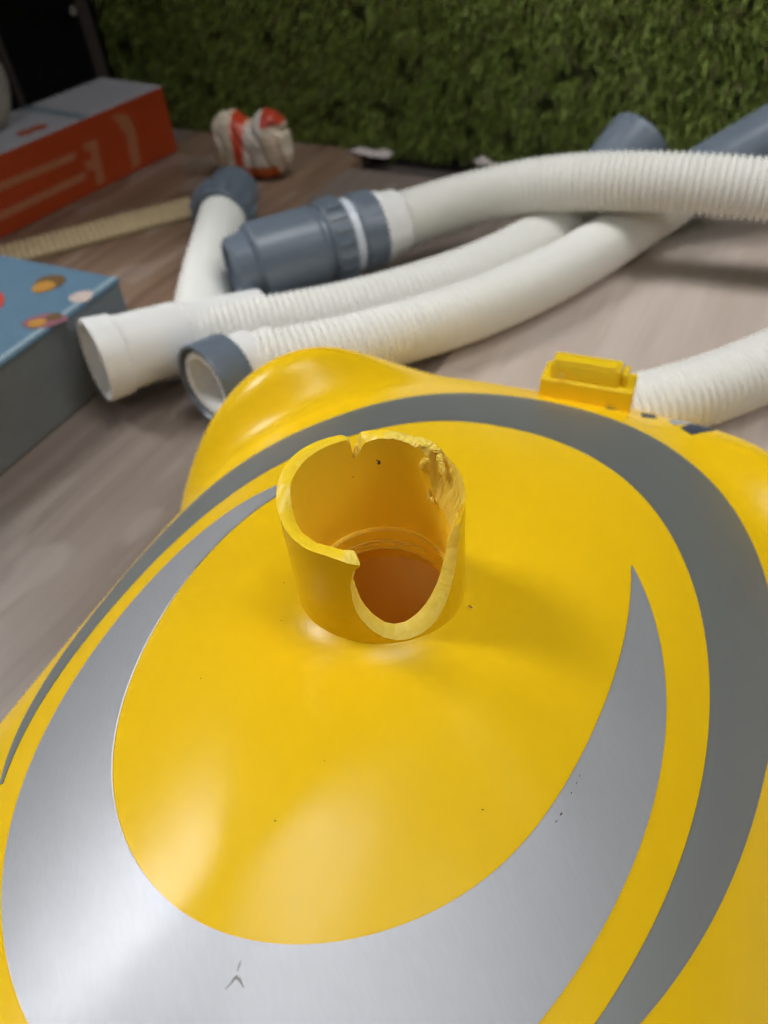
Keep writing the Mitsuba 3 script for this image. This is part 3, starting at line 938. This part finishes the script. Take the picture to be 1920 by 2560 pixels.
scene['crumpled_packet'] = mikit.ply(move(trimesh.Trimesh(w, pm.faces, process=False), np.array([.97, -.25, 0]), np.array([.25, .97, 0]), Z3, (-.092, .788, 0)), 'packet_print', True, color=cc)
tag('crumpled_packet', 'crumpled cream packet with red and orange stripes standing by the turf wall', 'packet')

# ribbed beige strip in front of the orange box
sa, sb = np.array([-.360, .637, 0]), np.array([-.150, .722, 0])
sd = (sb-sa)/np.linalg.norm(sb-sa)
sp_ = np.array([sd[1], -sd[0], 0])
SLN = np.linalg.norm(sb-sa)
scene['ribbed_strip'] = mikit.ply(move(rbox(SLN, .042, .004, .0012), sd, -sp_, Z3, (sa+sb)/2), 'tan_strip', 30)
tag('ribbed_strip', 'flat beige ribbed strip lying on the floor in front of the orange box', 'strip')
for k in range(int(SLN/.0058)):
    obj('rib', move(rbox(.0030, .041, .0018, .0006, 1), sd, -sp_, Z3, sa + sd*(.003+k*.0058) + Z3*.0034), 'tan_rib', 'ribbed_strip')

# scraps of pale paper by the wall
rng = np.random.default_rng(8)
for i, (x, y, s, h, lb) in enumerate(((.026, .815, .026, .004, 'long pale paper scrap on the floor at the foot of the turf wall'), (.132, .750, .015, .012, 'small curled white paper scrap beside the topmost hose'))):
    a = np.linspace(0, 2*np.pi, 28, endpoint=False)
    r = s*(.7+.6*meshkit.fbm(np.stack([np.cos(a)*2, np.sin(a)*2, 0*a+i*5], -1), 2, 4))
    pv, tr, _ = fill(Polygon(np.stack([r*np.cos(a), .45*r*np.sin(a)], -1)), .003, .002)
    z = .0012 + h*meshkit.noise(np.stack([pv[:, 0]*90, pv[:, 1]*90, 0*pv[:, 0]+i], -1), 7)
    top = np.column_stack([pv, z]); bot = np.column_stack([pv, z-.0006])
    m = trimesh.Trimesh(np.vstack([top, bot]), np.vstack([tr, tr[:, ::-1]+len(top)]), process=False)
    scene[numbered('paper_scrap')] = mikit.ply(move(m, A3, B3, Z3, (x, y, 0)), 'scrap_paper', True)
    tag('paper_scrap' if i == 0 else f'paper_scrap_{i:03d}', lb, 'paper scrap')

# ------------------------------------------------------------------ low black cabinet behind the orange box, its unseen top overhanging for shade
CB = 'black_cabinet'
cf = np.array([-.258, .9635, 0])            # its front right corner, by the wall
CLN, CDP, CHT = .46, .50, .34  # cabinet height is out of view, set for its shade on the turf
cen = cf - bx*CLN/2 - ax*(CDP/2+.002)
scene[CB] = mikit.ply(move(rbox(CDP, CLN-.004, CHT, .003), ax, bx, Z3, cen), 'black_panel', 30)
tag(CB, 'black cabinet with thin grey upright trims standing behind the orange box in the dark corner', 'cabinet')
obj('top_board', move(rbox(CDP+.27, .28, .025, .003), ax, bx, Z3, cf - bx*.142 - ax*(CDP/2-.125) + Z3*(CHT+.001)), 'black_panel', CB, 30)  # board out of view, overhanging to darken the left turf
obj('edge_trim', move(rbox(.012, .016, CHT-.002, .003), ax, bx, Z3, cf - bx*.008 - ax*.004), 'dark_trim', CB, 30)
obj('edge_trim', move(rbox(.006, .008, CHT-.002, .002), ax, bx, Z3, cf - bx*.118 - ax*.001), 'dark_trim', CB, 30)
obj('knob', lathe(cf + Z3*.132 - bx*.03 + ax*.004, ax, [(0, .002), (.005, .0025), (.007, .0045), (.010, .0045), (.012, .002), (.0122, 0)], 24), 'steel', CB, 30)

# pale upright tube at the left edge
q = path([(-.345, .770, .075), (-.334, .785, .076), (-.327, .800, .079), (-.3255, .812, .088), (-.328, .830, .103), (-.335, .842, .116), (-.350, .840, .135), (-.38, .81, .15), (-.40, .77, .14)], .003)
scene['pale_cable'] = mikit.ply(tube(q, .0085, 24), 'pale_tube', True)
tag('pale_cable', 'pale thick cable curving up from the orange box at the left edge', 'cable')
